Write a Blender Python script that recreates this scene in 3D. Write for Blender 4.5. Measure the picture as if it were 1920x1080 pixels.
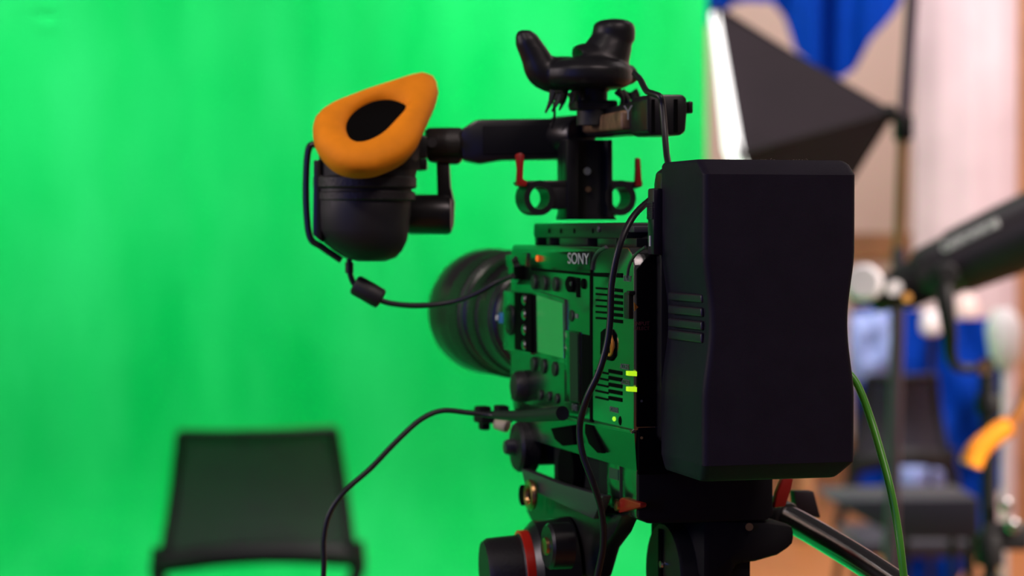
import bpy, bmesh, math, random
from mathutils import Vector, Matrix
random.seed(7)
scene = bpy.context.scene
C = scene.collection
for o in list(bpy.data.objects): bpy.data.objects.remove(o)

# ------------------------------------------------------------------ camera
F = 4400.0            # focal length in pixels of a 1920 wide frame
CAMZ = 1.40
HOR = 430.0           # pixel row of the horizon
PITCH = math.atan((540 - HOR) / F)
cd = bpy.data.cameras.new('camera'); cam = bpy.data.objects.new('camera', cd); C.objects.link(cam)
cam.location = (0, 0, CAMZ); cam.rotation_euler = (math.pi/2 - PITCH, 0, 0)
cd.sensor_width = 36; cd.lens = F/1920*36
cd.dof.use_dof = True; cd.dof.focus_distance = 1.235; cd.dof.aperture_fstop = 8.2; cd.dof.aperture_blades = 0
cd.clip_start = 0.05
scene.camera = cam
scene.view_settings.view_transform = 'Standard'; scene.view_settings.look = 'None'
scene.view_settings.gamma = 1; scene.view_settings.use_curve_mapping = False
scene.view_settings.exposure = 0.0

# ------------------------------------------------------------------ world and lights
w = bpy.data.worlds.new('studio_world'); scene.world = w; w.use_nodes = True
w.node_tree.nodes['Background'].inputs[0].default_value = (1.0, .88, .92, 1)
w.node_tree.nodes['Background'].inputs[1].default_value = 0.036

def area(name, loc, target, sx, sy, power, col, spread=180):
    l = bpy.data.lights.new(name, 'AREA'); l.shape = 'RECTANGLE'; l.size = sx; l.size_y = sy
    l.energy = power; l.color = col; l.spread = math.radians(spread)
    o = bpy.data.objects.new(name, l); C.objects.link(o); o.location = loc
    o.rotation_euler = (Vector(target) - Vector(loc)).to_track_quat('-Z', 'Y').to_euler()
    return o
WHITE = (1, .93, .86)
area('screen_wash_lamp', (-1.0, 4.4, 4.0), (-.6, 8.2, 1.8), 2.4, .5, 94, (1, .97, .95))
area('screen_wash_lamp', (-5.6, 4.4, 4.0), (-6.2, 8.2, 1.7), 2.4, .5, 94, (1, .97, .95))
area('room_lamp', (1.6, 7.6, 4.6), (2.0, 11.5, .8), 2.0, 2.0, 315, (1, .88, .86))
area('room_lamp', (2.2, 4.0, 4.2), (2.0, 7.0, 0.5), 1.6, 1.6, 84, (1, .88, .87))
area('overhead_lamp', (1.1, .1, 3.3), (.3, 1.6, 1.3), .9, .5, 24, (1, .80, .78))
area('blue_edge_fill', (-2.0, -1.2, 1.5), (.1, 1.3, 1.35), .2, 1.6, 11, (.02, .10, 1))  # unseen blue source, added to draw blue lines along the bevelled edges
area('screen_pool_lamp', (.1, 5.9, 4.1), (-.12, 8.0, 1.75), .4, .4, 13, (1, .97, .95), 55)
area('screen_pool_lamp', (-2.1, 5.9, 4.1), (-1.85, 8.0, 1.75), .4, .4, 10, (1, .97, .95), 45)
area('side_fill', (-2.6, .9, 2.1), (.1, 1.4, 1.4), .8, .8, 25, (1, .84, .88))  # unseen fill, added to light the battery's left side neutrally
area('eyecup_fill', (-.7, .2, 2.9), (-.09, 1.46, 1.46), .2, .2, .10, (1, .88, .80), 15)  # unseen narrow fill, added to brighten the eyecup
area('sleeve_fill', (2.2, 2.8, 2.4), (.82, 3.65, 1.02), .3, .3, 5, (1, .90, .80), 28)  # unseen small fill, added to brighten the orange sleeve

# ------------------------------------------------------------------ pixel rays to room points
CP, SP = math.cos(PITCH), math.sin(PITCH)
def ray(x, y):
    a, b = (x - 960)/F, (540 - y)/F
    return Vector((a, CP + b*SP, -SP + b*CP))
def W(x, y, Y):
    d = ray(x, y); return Vector((0, 0, CAMZ)) + d*(Y/d.y)
YAW = math.radians(16.3)
RIG = Matrix.Translation((.0982, 1.2, CAMZ)) @ Matrix.Rotation(YAW, 4, 'Z')
RIGI = RIG.inverted()
O0 = RIGI @ Vector((0, 0, CAMZ))
def _rr(x, y): return RIGI.to_3x3() @ ray(x, y)
U0 = -.010
def S(x, y, u=U0):                  # point on a plane parallel to the left side of the camera rig
    d = _rr(x, y); return O0 + d*((u - O0.x)/d.x)
def R(x, y, v=0.0):                 # point on a plane parallel to the rear of the camera rig
    d = _rr(x, y); return O0 + d*((v - O0.y)/d.y)
def G(x, y, Y): return RIGI @ W(x, y, Y)

# ------------------------------------------------------------------ materials
def mat(name, col, rough=.5, metal=0, spec=.5, ior=1.5, emit=None, estr=0, noise=0, nscale=40, bump=0, bscale=200, coat=0, sheen=0):
    m = bpy.data.materials.new(name); m.use_nodes = True
    nt = m.node_tree; b = nt.nodes['Principled BSDF']
    b.inputs['Base Color'].default_value = (*col, 1); b.inputs['Roughness'].default_value = rough
    b.inputs['IOR'].default_value = ior; b.inputs['Metallic'].default_value = metal; b.inputs['Specular IOR Level'].default_value = spec
    b.inputs['Coat Weight'].default_value = coat; b.inputs['Sheen Weight'].default_value = sheen
    if emit: b.inputs['Emission Color'].default_value = (*emit, 1); b.inputs['Emission Strength'].default_value = estr
    tc = nt.nodes.new('ShaderNodeTexCoord')
    if noise:
        n = nt.nodes.new('ShaderNodeTexNoise'); n.inputs['Scale'].default_value = nscale; n.inputs['Detail'].default_value = 4
        r = nt.nodes.new('ShaderNodeValToRGB')
        r.color_ramp.elements[0].position = .3; r.color_ramp.elements[1].position = .7
        r.color_ramp.elements[0].color = (*[c*(1-noise) for c in col], 1)
        r.color_ramp.elements[1].color = (*[min(1, c*(1+noise)) for c in col], 1)
        nt.links.new(tc.outputs['Object'], n.inputs['Vector']); nt.links.new(n.outputs[0], r.inputs[0])
        nt.links.new(r.outputs[0], b.inputs['Base Color'])
    if bump:
        n2 = nt.nodes.new('ShaderNodeTexNoise'); n2.inputs['Scale'].default_value = bscale; n2.inputs['Detail'].default_value = 3
        bp = nt.nodes.new('ShaderNodeBump'); bp.inputs['Strength'].default_value = bump; bp.inputs['Distance'].default_value = .001
        nt.links.new(tc.outputs['Object'], n2.inputs['Vector']); nt.links.new(n2.outputs[0], bp.inputs['Height'])
        nt.links.new(bp.outputs[0], b.inputs['Normal'])
    return m
M = {}
M['batt'] = mat('battery_plastic', (.016, .013, .023), .55, spec=.16, noise=.1, nscale=60, bump=.10, bscale=1800)
M['batt_side'] = mat('battery_ribs', (.026, .020, .030), .40, spec=.5)
M['body'] = mat('body_plastic', (.003, .007, .005), .20, spec=1.0, ior=2.9, noise=.12, nscale=30)
M['body2'] = mat('body_rubber', (.010, .010, .011), .55)
M['gloss'] = mat('gloss_black', (.006, .006, .007), .16, spec=.8, ior=1.8)
M['black'] = mat('matte_black', (.008, .008, .009), .75, spec=.2)
M['recess'] = mat('recess_black', (.003, .003, .003), .9, spec=.05)
M['metal'] = mat('black_anodised', (.012, .012, .013), .34, spec=.6)
M['greym'] = mat('grey_anodised', (.075, .075, .08), .42, metal=.35)
M['chrome'] = mat('bright_steel', (.75, .73, .72), .25, metal=1)
M['brass'] = mat('brass', (.62, .36, .16), .32, metal=1)
M['red'] = mat('red_anodised', (.36, .012, .008), .38)
M['redb'] = mat('bright_red', (.85, .02, .005), .4)
M['orange'] = mat('eyecup_foam', (.90, .28, .008), .7, spec=.2, noise=.06, nscale=80)
M['lcd'] = mat('status_display', (.85, .90, .85), .22, metal=.95, spec=.8)
M['white'] = mat('white_print', (.62, .64, .62), .6)
M['dimprint'] = mat('dim_print', (.16, .17, .17), .6)
M['logoprint'] = mat('logo_print', (.50, .52, .50), .6)
M['barmetal'] = mat('polished_bar', (.42, .40, .40), .2, metal=1)
M['redprint'] = mat('red_print', (.22, .05, .04), .6)
M['ledy'] = mat('lamp_yellow_green', (.2, .3, .01), .4, emit=(.50, .88, .015), estr=.95)
M['ledg'] = mat('lamp_green', (.2, .3, .01), .4, emit=(.35, .95, .03), estr=1.2)
M['ledo'] = mat('lamp_orange', (.5, .1, .01), .4, emit=(.9, .13, .01), estr=.8)
M['cable'] = mat('black_cable', (.010, .010, .013), .42)
M['gcable'] = mat('green_cable', (.085, .42, .03), .36)
M['port'] = mat('port_orange', (.75, .28, .03), .35, metal=.3)
M['dust'] = mat('dust', (.5, .42, .34), .9)
M['rubber'] = mat('rubber_green_black', (.012, .014, .012), .6)
M['gripleather'] = mat('handle_leather', (.17, .10, .05), .5, noise=.5, nscale=120)
M['softfab'] = mat('softbox_fabric', (.036, .020, .031), .7, noise=.15, nscale=6, sheen=.1)
M['diffuser'] = mat('softbox_diffuser', (.9, .9, .9), .8, emit=(1, .97, .94), estr=1.6)
M['steelp'] = mat('stand_pole', (.16, .115, .15), .4, metal=.4)
M['spot'] = mat('spotlight_shell', (.022, .014, .02), .5, noise=.15, nscale=12)
M['wood'] = mat('wood_floor', (.40, .145, .04), .5, noise=.12, nscale=3)
M['woodtrim'] = mat('wood_trim', (.42, .20, .09), .5, noise=.2, nscale=5)
M['wall'] = mat('plaster', (.80, .62, .57), .9, noise=.03, nscale=2)
M['chairmesh'] = mat('chair_fabric', (.008, .008, .022), .6, noise=.1, nscale=90, sheen=.1)
M['chairnet'] = mat('chair_net', (.034, .026, .038), .6, noise=.1, nscale=90, sheen=.1)
M['chairnet'].node_tree.nodes['Principled BSDF'].inputs['Alpha'].default_value = .97
M['chairframe'] = mat('chair_plastic', (.008, .007, .008), .55, spec=.3)
M['orangesleeve'] = mat('orange_rubber', (.95, .30, .015), .45)
M['litblue'] = mat('lit_blue_cloth', (.40, .50, .85), .8)  # blue cloth where light falls, brightness put into the colour
M['palew'] = mat('white_plastic', (.85, .78, .80), .5)
M['lensband'] = mat('lens_rubber', (.014, .013, .013), .5, bump=.3, bscale=500)
M['lensmetal'] = mat('lens_barrel', (.020, .018, .018), .3, spec=.6)
M['bluem'] = mat('blue_metal', (.05, .13, .5), .35)

def green_mat():
    m = mat('chroma_green_muslin', (.001, .74, .15), .7, spec=.10)
    nt = m.node_tree; b = nt.nodes['Principled BSDF']
    tc = nt.nodes.new('ShaderNodeTexCoord'); mp = nt.nodes.new('ShaderNodeMapping'); mp.inputs['Scale'].default_value = (3, 3, .9)
    n = nt.nodes.new('ShaderNodeTexNoise'); n.inputs['Scale'].default_value = 1.3; n.inputs['Detail'].default_value = 3
    r = nt.nodes.new('ShaderNodeValToRGB')
    r.color_ramp.elements[0].position = .35; r.color_ramp.elements[0].color = (.0005, .70, .125, 1)
    r.color_ramp.elements[1].position = .70; r.color_ramp.elements[1].color = (.022, .80, .19, 1)
    nt.links.new(tc.outputs['Object'], mp.inputs[0]); nt.links.new(mp.outputs[0], n.inputs['Vector'])
    nt.links.new(n.outputs[0], r.inputs[0]); nt.links.new(r.outputs[0], b.inputs['Base Color'])
    return m
M['green'] = green_mat()
def cloth_mat(name, col, rough=.75):
    return mat(name, col, rough, noise=.08, nscale=4, spec=.08)
M['blue'] = cloth_mat('royal_blue_cloth', (.0005, .045, .40))
M['curtain'] = cloth_mat('white_paper', (.54, .44, .475))

# ------------------------------------------------------------------ object helpers
BASE = {}
def tag(o, label=None, cat=None, group=None, kind=None):
    if label: o['label'] = label
    if cat: o['category'] = cat
    if group: o['group'] = group
    if kind: o['kind'] = kind
    return o
def thing(name, label, cat, base=(0, 0, 0), rig=False, group=None):
    o = bpy.data.objects.new(name, None); C.objects.link(o); o.empty_display_size = .02
    T = Matrix.Translation(Vector(base))
    o.matrix_world = (RIG @ T) if rig else T
    BASE[o] = Vector(base)
    return tag(o, label, cat, group)
def finish(bm, name, m, parent=None, base=None, rig=False, sharp=35, flat=False):
    b = BASE[parent] if parent is not None else Vector(base or (0, 0, 0))
    bmesh.ops.recalc_face_normals(bm, faces=bm.faces)
    bmesh.ops.translate(bm, verts=bm.verts, vec=-b)
    me = bpy.data.meshes.new(name); bm.to_mesh(me); bm.free()
    me.polygons.foreach_set('use_smooth', [not flat]*len(me.polygons))
    if not flat: me.set_sharp_from_angle(angle=math.radians(sharp))
    me.materials.append(m if not isinstance(m, str) else M[m])
    o = bpy.data.objects.new(name, me); C.objects.link(o)
    if parent is not None: o.parent = parent
    else:
        T = Matrix.Translation(b); o.matrix_world = (RIG @ T) if rig else T
    BASE[o] = b
    return o
def NB(): return bmesh.new()
def merge(bm, other):
    me = bpy.data.meshes.new('tmp'); other.to_mesh(me); other.free(); bm.from_mesh(me); bpy.data.meshes.remove(me)
def prism(bm, pts, ext, bev=0, seg=2):          # polygon (list of Vectors) pushed along ext
    t = bmesh.new()
    v0 = [t.verts.new(p) for p in pts]; v1 = [t.verts.new(Vector(p) + Vector(ext)) for p in pts]
    n = len(pts); t.faces.new(v0); t.faces.new(v1[::-1])
    for i in range(n): t.faces.new((v0[i], v1[i], v1[(i+1) % n], v0[(i+1) % n]))
    bmesh.ops.recalc_face_normals(t, faces=t.faces)
    if bev:
        bmesh.ops.bevel(t, geom=[e for e in t.edges if e.calc_face_angle(0) > .5], offset=bev, segments=seg, profile=.5, affect='EDGES', clamp_overlap=True)
    merge(bm, t)
def box(bm, c, s, bev=0, rot=None, seg=2):
    c = Vector(c); hx, hy, hz = s[0]/2, s[1]/2, s[2]/2
    q = [Vector((-hx, -hy, -hz)), Vector((hx, -hy, -hz)), Vector((hx, hy, -hz)), Vector((-hx, hy, -hz))]
    e = Vector((0, 0, s[2]))
    if rot is not None: q = [rot @ p for p in q]; e = rot @ e
    prism(bm, [c + p for p in q], e, bev, seg)
def frame(ax):
    ax = Vector(ax).normalized(); t = Vector((0, 0, 1)) if abs(ax.z) < .9 else Vector((1, 0, 0))
    a = ax.cross(t).normalized(); return a, ax.cross(a).normalized(), ax
def lathe(bm, p0, ax, prof, n=40, caps=True, sx=1, sy=1):     # prof = [(distance along ax, radius)]
    a, b, c = frame(ax); p0 = Vector(p0); rings = []
    for d, r in prof:
        rings.append([bm.verts.new(p0 + c*d + a*(r*sx*math.cos(2*math.pi*i/n)) + b*(r*sy*math.sin(2*math.pi*i/n))) for i in range(n)])
    for k in range(len(rings)-1):
        for i in range(n): bm.faces.new((rings[k][i], rings[k][(i+1) % n], rings[k+1][(i+1) % n], rings[k+1][i]))
    if caps: bm.faces.new(rings[0][::-1]); bm.faces.new(rings[-1])
def cyl(bm, p0, p1, r, r1=None, n=28, bev=0):
    p0, p1 = Vector(p0), Vector(p1); L = (p1-p0).length; r1 = r if r1 is None else r1
    prof = [(0, r), (L, r1)] if not bev else [(0, r-bev), (bev*.3, r-bev*.3), (bev, r), (L-bev, r1), (L-bev*.3, r1-bev*.3), (L, r1-bev)]
    lathe(bm, p0, p1-p0, prof, n)
def ringm(bm, p, ax, R_, r_, n=40, m=12, sx=1, sy=1):
    a, b, c = frame(ax); p = Vector(p); vs = []
    for i in range(n):
        t = 2*math.pi*i/n; d = a*math.cos(t)*sx + b*math.sin(t)*sy
        vs.append([bm.verts.new(p + d*(R_ + r_*math.cos(2*math.pi*j/m)) + c*r_*math.sin(2*math.pi*j/m)) for j in range(m)])
    for i in range(n):
        for j in range(m): bm.faces.new((vs[i][j], vs[(i+1) % n][j], vs[(i+1) % n][(j+1) % m], vs[i][(j+1) % m]))
def spline(P, k=8):
    P = [Vector(p) for p in P]; out = []
    Q = [2*P[0]-P[1]] + P + [2*P[-1]-P[-2]]
    for i in range(1, len(Q)-2):
        for j in range(k):
            t = j/k; a, b, c, d = Q[i-1], Q[i], Q[i+1], Q[i+2]
            out.append(.5*((2*b) + (c-a)*t + (2*a-5*b+4*c-d)*t*t + (3*b-a-3*c+d)*t**3))
    out.append(P[-1]); return out
def tube(bm, P, r, k=8, n=14, smooth=True):
    pts = spline(P, k) if smooth else [Vector(p) for p in P]
    N = len(pts); rf = r if callable(r) else (lambda t: r)
    prev = None; rings = []
    for i, p in enumerate(pts):
        t = (pts[min(i+1, N-1)] - pts[max(i-1, 0)]).normalized()
        if prev is None: a, b, _ = frame(t)
        else:
            a = (prev - t*prev.dot(t)).normalized(); b = t.cross(a)
        prev = a; rr = rf(i/(N-1))
        rings.append([bm.verts.new(p + a*rr*math.cos(2*math.pi*j/n) + b*rr*math.sin(2*math.pi*j/n)) for j in range(n)])
    for q in range(N-1):
        for j in range(n): bm.faces.new((rings[q][j], rings[q][(j+1) % n], rings[q+1][(j+1) % n], rings[q+1][j]))
    bm.faces.new(rings[0][::-1]); bm.faces.new(rings[-1])
def loft(bm, rings, cap=True, closed=True):
    vs = [[bm.verts.new(p) for p in r] for r in rings]; n = len(vs[0])
    for k in range(len(vs)-1):
        for i in range(n if closed else n-1): bm.faces.new((vs[k][i], vs[k][(i+1) % n], vs[k+1][(i+1) % n], vs[k+1][i]))
    if cap and closed: bm.faces.new(vs[0][::-1]); bm.faces.new(vs[-1])
    return vs
def fuse(bm, voxel, smooth=6):                   # turn overlapping solids into one skin
    me = bpy.data.meshes.new('tmp'); bm.to_mesh(me); bm.free()
    o = bpy.data.objects.new('tmp', me); C.objects.link(o)
    md = o.modifiers.new('r', 'REMESH'); md.mode = 'VOXEL'; md.voxel_size = voxel
    ms = o.modifiers.new('s', 'SMOOTH'); ms.iterations = smooth; ms.factor = .5
    dg = bpy.context.evaluated_depsgraph_get(); dg.update()
    m2 = bpy.data.meshes.new_from_object(o.evaluated_get(dg))
    out = bmesh.new(); out.from_mesh(m2)
    bpy.data.objects.remove(o); bpy.data.meshes.remove(me); bpy.data.meshes.remove(m2)
    return out
def part(name, m, parent, build, **k):
    bm = NB(); build(bm); return finish(bm, name, m, parent, **k)
def letters(name, body, m, parent, origin, xdir, ydir, size, ext=.00015, shear=0, wide=1):
    cu = bpy.data.curves.new('t', 'FONT'); cu.body = body; cu.size = size; cu.extrude = ext; cu.align_x = 'CENTER'; cu.align_y = 'CENTER'; cu.shear = shear
    o = bpy.data.objects.new('t', cu); C.objects.link(o)
    dg = bpy.context.evaluated_depsgraph_get(); dg.update()
    me = bpy.data.meshes.new_from_object(o.evaluated_get(dg)); bm = NB(); bm.from_mesh(me)
    bpy.data.objects.remove(o); bpy.data.curves.remove(cu); bpy.data.meshes.remove(me)
    x, y = Vector(xdir).normalized(), Vector(ydir).normalized(); z = x.cross(y)
    bmesh.ops.scale(bm, vec=(wide, 1, 1), verts=bm.verts)
    Mx = Matrix((x, y, z)).transposed().to_4x4(); Mx.translation = Vector(origin)
    bmesh.ops.transform(bm, matrix=Mx, verts=bm.verts)
    return finish(bm, name, m, parent, flat=True)
UX, VX, WX = Vector((1, 0, 0)), Vector((0, 1, 0)), Vector((0, 0, 1))
def sslab(bm, px, u=U0, t=.003, bev=0, out=0):   # px polygon on the left side plane, pushed inwards by t, standing out by out
    P = [S(x, y, u) for x, y in px]
    prism(bm, [p - UX*out for p in P], UX*(t+out), bev)
def sdisc(bm, x, y, ry, u=U0, out=.001, t=.002, bev=.0004, sx=1.0):   # disc on the left side, ry = half height in px
    c = S(x, y, u); r = (S(x, y-ry, u)-c).length
    L = t+out
    lathe(bm, c+UX*t, -UX, [(0, r), (L-bev, r), (L, r-bev)], 28, sy=1, sx=sx)
def rslab(bm, px, v, t, bev=0):
    prism(bm, [R(x, y, v) for x, y in px], VX*t, bev)

# ================================================================== THE ROOM
def struct(name, m, build, **k):
    bm = NB(); build(bm); o = finish(bm, name, m, flat=True, **k); tag(o, kind='structure'); return o
struct('floor', 'wood', lambda b: box(b, (-2.2, 6, -.05), (12.6, 17, .1)), base=(0, 0, 0))
struct('wall_back', 'wall', lambda b: box(b, (-2.2, 14.35, 2.4), (12.6, .2, 4.9)), base=(0, 14.3, 0))
struct('wall_right', 'wall', lambda b: box(b, (4.0, 6, 2.4), (.2, 17, 4.9)), base=(4, 6, 0))
struct('wall_left', 'wall', lambda b: box(b, (-8.4, 6, 2.4), (.2, 17, 4.9)), base=(-8.4, 6, 0))
struct('baseboard_back', 'woodtrim', lambda b: box(b, (-2.2, 14.22, .07), (12.4, .04, .14), .006), base=(0, 14.2, 0))
zt = W(1640, 462, 14.2).z
struct('trim_1', 'woodtrim', lambda b: box(b, (-2.2, 14.22, zt), (12.4, .05, .16), .008), base=(0, 14.2, 1.3))

# green screen: tall muslin with soft vertical folds, sweeping out over the floor
def green_screen():
    bm = NB(); plan = []
    x = .66
    while x > -6.2: plan.append((Vector((x, 8.0, 0)), Vector((0, -1, 0)))); x -= .03
    for i in range(1, 31):
        a = math.radians(90*i/30); plan.append((Vector((-6.2-1.5*math.sin(a), 6.5+1.5*math.cos(a), 0)), Vector((math.sin(a), -math.cos(a), 0))))
    for i in range(1, 30): plan.append((Vector((-7.7, 6.5-.12*i, 0)), Vector((1, 0, 0))))
    flat_from = 0
    prof = [(0, 4.0), (0, 3.4), (0, 2.8), (0, 2.2), (0, 1.9), (0, 1.6), (0, 1.3), (0, 1.0), (0, .8), (0, .62)]
    for i in range(1, 9):
        a = math.radians(90*i/8); prof.append((.6-.6*math.cos(a), .62-.6*math.sin(a)))
    prof += [(1.0, .02), (1.6, .02), (1.35, .02)]
    cols = []; s = 0; random.seed(3)
    def fold(s, z):
        k = min(1, max(0, (z-.3)/.6))
        f = .010*math.sin(s*6.1+.4*z+1) + .006*math.sin(s*13.7-.5*z+2.1) + .0035*math.sin(s*29.3+.3*z) + .012*math.sin(s*2.3+.2*z)
        e = math.exp(-((s-.05)/.10)**2)*.03
        return (f+e)*k
    for i, (p, n) in enumerate(plan):
        if i: s += (p-plan[i-1][0]).length
        cols.append([p + n*(d + fold(s, z)) + Vector((0, 0, z)) for d, z in prof])
    front = loft(bm, cols, closed=False, cap=False)
    geo = bmesh.ops.solidify(bm, geom=list(bm.faces), thickness=-.004)
    return finish(bm, 'green_screen', 'green', base=(-2.7, 7.9, 0), sharp=80)
tag(green_screen(), 'large bright green chroma backdrop cloth hanging in soft vertical folds', 'backdrop')

struct('floor_green', 'green', lambda b: box(b, (-2.6, 3.9, .006), (6.52, 5.4, .012)), base=(0, 0, 0))

# ---- pale backdrop roll on the right
def curtain():
    bm = NB(); Y = 10.4; x0, x1 = W(1712, 400, Y).x, W(1908, 400, Y).x; N = 60; cols = []
    front = []; back = []
    for i in range(N+1):
        t = i/N; x = x0+(x1-x0)*t
        y = Y - .07*math.sin(t*math.pi)**.7 + .004*math.sin(t*21) + .012*math.sin(t*7+1)
        front.append(Vector((x, y, 0))); back.append(Vector((x, y+.012, 0)))
    loop = front+back[::-1]
    loft(bm, [[p+Vector((0, 0, z)) for p in loop] for z in (.02, .6, 1.2, 1.8, 2.4, 3.2)])
    return finish(bm, 'backdrop_cloth', 'curtain', base=((x0+x1)/2, Y, 0), sharp=60)
tag(curtain(), 'pale pinkish white backdrop cloth hanging behind the black spotlight', 'backdrop')
struct('trim_2', 'woodtrim', lambda b: box(b, (W(1925, 300, 11).x+.08, 11, 1.7), (.30, .08, 3.4), .01), base=(2.4, 11, 0))

# ---- blue cloth hanging at the top: a pointed hem with a dark centre fold
def blue_banner():
    Y = 9.5; bm = NB()
    hem = [(1300, 60), (1345, 40), (1370, 12), (1400, 4), (1452, 4), (1470, 30), (1490, 95), (1530, 135), (1580, 146), (1604, 128), (1628, 78), (1662, 42), (1690, 8), (1712, -60)]
    xs = [1300+i*4 for i in range(104)]
    def hy(x):
        for a, b in zip(hem, hem[1:]):
            if a[0] <= x <= b[0]: return a[1]+(b[1]-a[1])*(x-a[0])/(b[0]-a[0])
        return hem[-1][1]
    cols = []; cb = []
    for x in xs:
        col = []
        for k in range(13):
            t = k/12; y = hy(x)*(1-t)+(-560)*t
            p = W(x, y, Y)
            d = .035*math.sin((x-1300)*.052) + .012*math.sin((x-1300)*.13+y*.01) + .14*math.exp(-((x-1557)/10.0)**2)
            col.append(p + Vector((0, d, 0)))
        cols.append(col)
    loft(bm, cols, closed=False, cap=False)
    bmesh.ops.solidify(bm, geom=list(bm.faces), thickness=-.006)
    return finish(bm, 'hanging_cloth', 'blue', base=W(1557, -560, Y), sharp=80)
tag(blue_banner(), 'royal blue cloth hanging high above the softbox with a pointed lower hem', 'cloth')

# ---- softbox with its stand
def softbox():
    Y = 4.6
    T, N_, B, Fr = W(1336, 12, Y), W(1384, 290, Y-.26), W(1468, 545, Y), W(1362, 280, Y+.30)
    apex = W(1662, 214, Y)
    t = thing('softbox', 'dark fabric softbox with a glowing white front, beside the green screen edge', 'softbox', apex)
    rim = [T, N_, B, Fr]
    cen = sum(rim, Vector())/4; ax = (apex-cen).normalized()
    def shell(b):
        rings = []
        for k in range(9):
            s = k/8; r = []
            for i in range(4):
                p, q = rim[i], rim[(i+1) % 4]
                for j in range(6):
                    e = p.lerp(q, j/6); sag = math.sin(math.pi*j/6)*.018*(1-s)
                    bulge = (e-cen).normalized()*(.004*math.sin(math.pi*s))
                    e = e + (cen-e).normalized()*sag
                    r.append(e.lerp(apex + (e-cen).normalized()*.012, s) + bulge)
            rings.append(r)
        loft(b, rings, cap=False)
        bmesh.ops.solidify(b, geom=list(b.faces), thickness=.004)
    part('fabric_shell', 'softfab', t, shell, sharp=25)
    def diff(b):
        r0 = [cen + (p-cen)*.97 - ax*.002 for p in rim]; r1 = [cen + (p-cen)*.95 - ax*.008 for p in rim]
        r0b = [p + ax*.012 for p in r0]
        loft(b, [r0b, r0, r1])
    part('diffuser', 'diffuser', t, diff)
    for i, p in enumerate(rim):
        part('rod', 'chairframe', t, lambda b: tube(b, [apex + (p-cen).normalized()*.012, (apex+p)/2 + (p-cen).normalized()*.005, p + (p-cen).normalized()*.004], .004, n=8))
    def mount(b):
        cyl(b, apex - ax*.03, apex + ax*.02, .022, .016, bev=.003)
        cyl(b, apex + ax*.015, W(1692, 238, Y), .010, n=16)
    part('mount', 'chairframe', t, mount)
    # light stand
    s = thing('light_stand', 'thin dark light stand pole rising behind the softbox tip', 'light stand', W(1680, 400, Y+.03)*1)
    def stripx(x, y): return W(x, y, Y+.05)
    part('pole', 'steelp', s, lambda b: cyl(b, stripx(1714, -60), stripx(1694, 232), .0125, n=16))
    part('pole', 'woodtrim', s, lambda b: cyl(b, stripx(1694, 225), stripx(1686, 470), .012, n=16))
    part('pole', 'steelp', s, lambda b: cyl(b, stripx(1686, 465), stripx(1672, 1000), .014, n=16))
    part('clamp', 'chairframe', s, lambda b: (box(b, stripx(1693, 240), (.035, .04, .05), .006), cyl(b, stripx(1693, 240)+Vector((.0, 0, 0)), stripx(1706, 246), .010, n=14)))
    foot = stripx(1672, 1000)
    part('centre_column', 'steelp', s, lambda b: cyl(b, foot, Vector((foot.x-.015, foot.y, .25)), .017, n=16))
    for a in (.4, 2.5, 4.6):
        part('leg', 'steelp', s, lambda b: cyl(b, (foot.x-.013, foot.y, .55), (foot.x+.45*math.cos(a), foot.y+.45*math.sin(a), .024), .011, n=12))
softbox()

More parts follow.
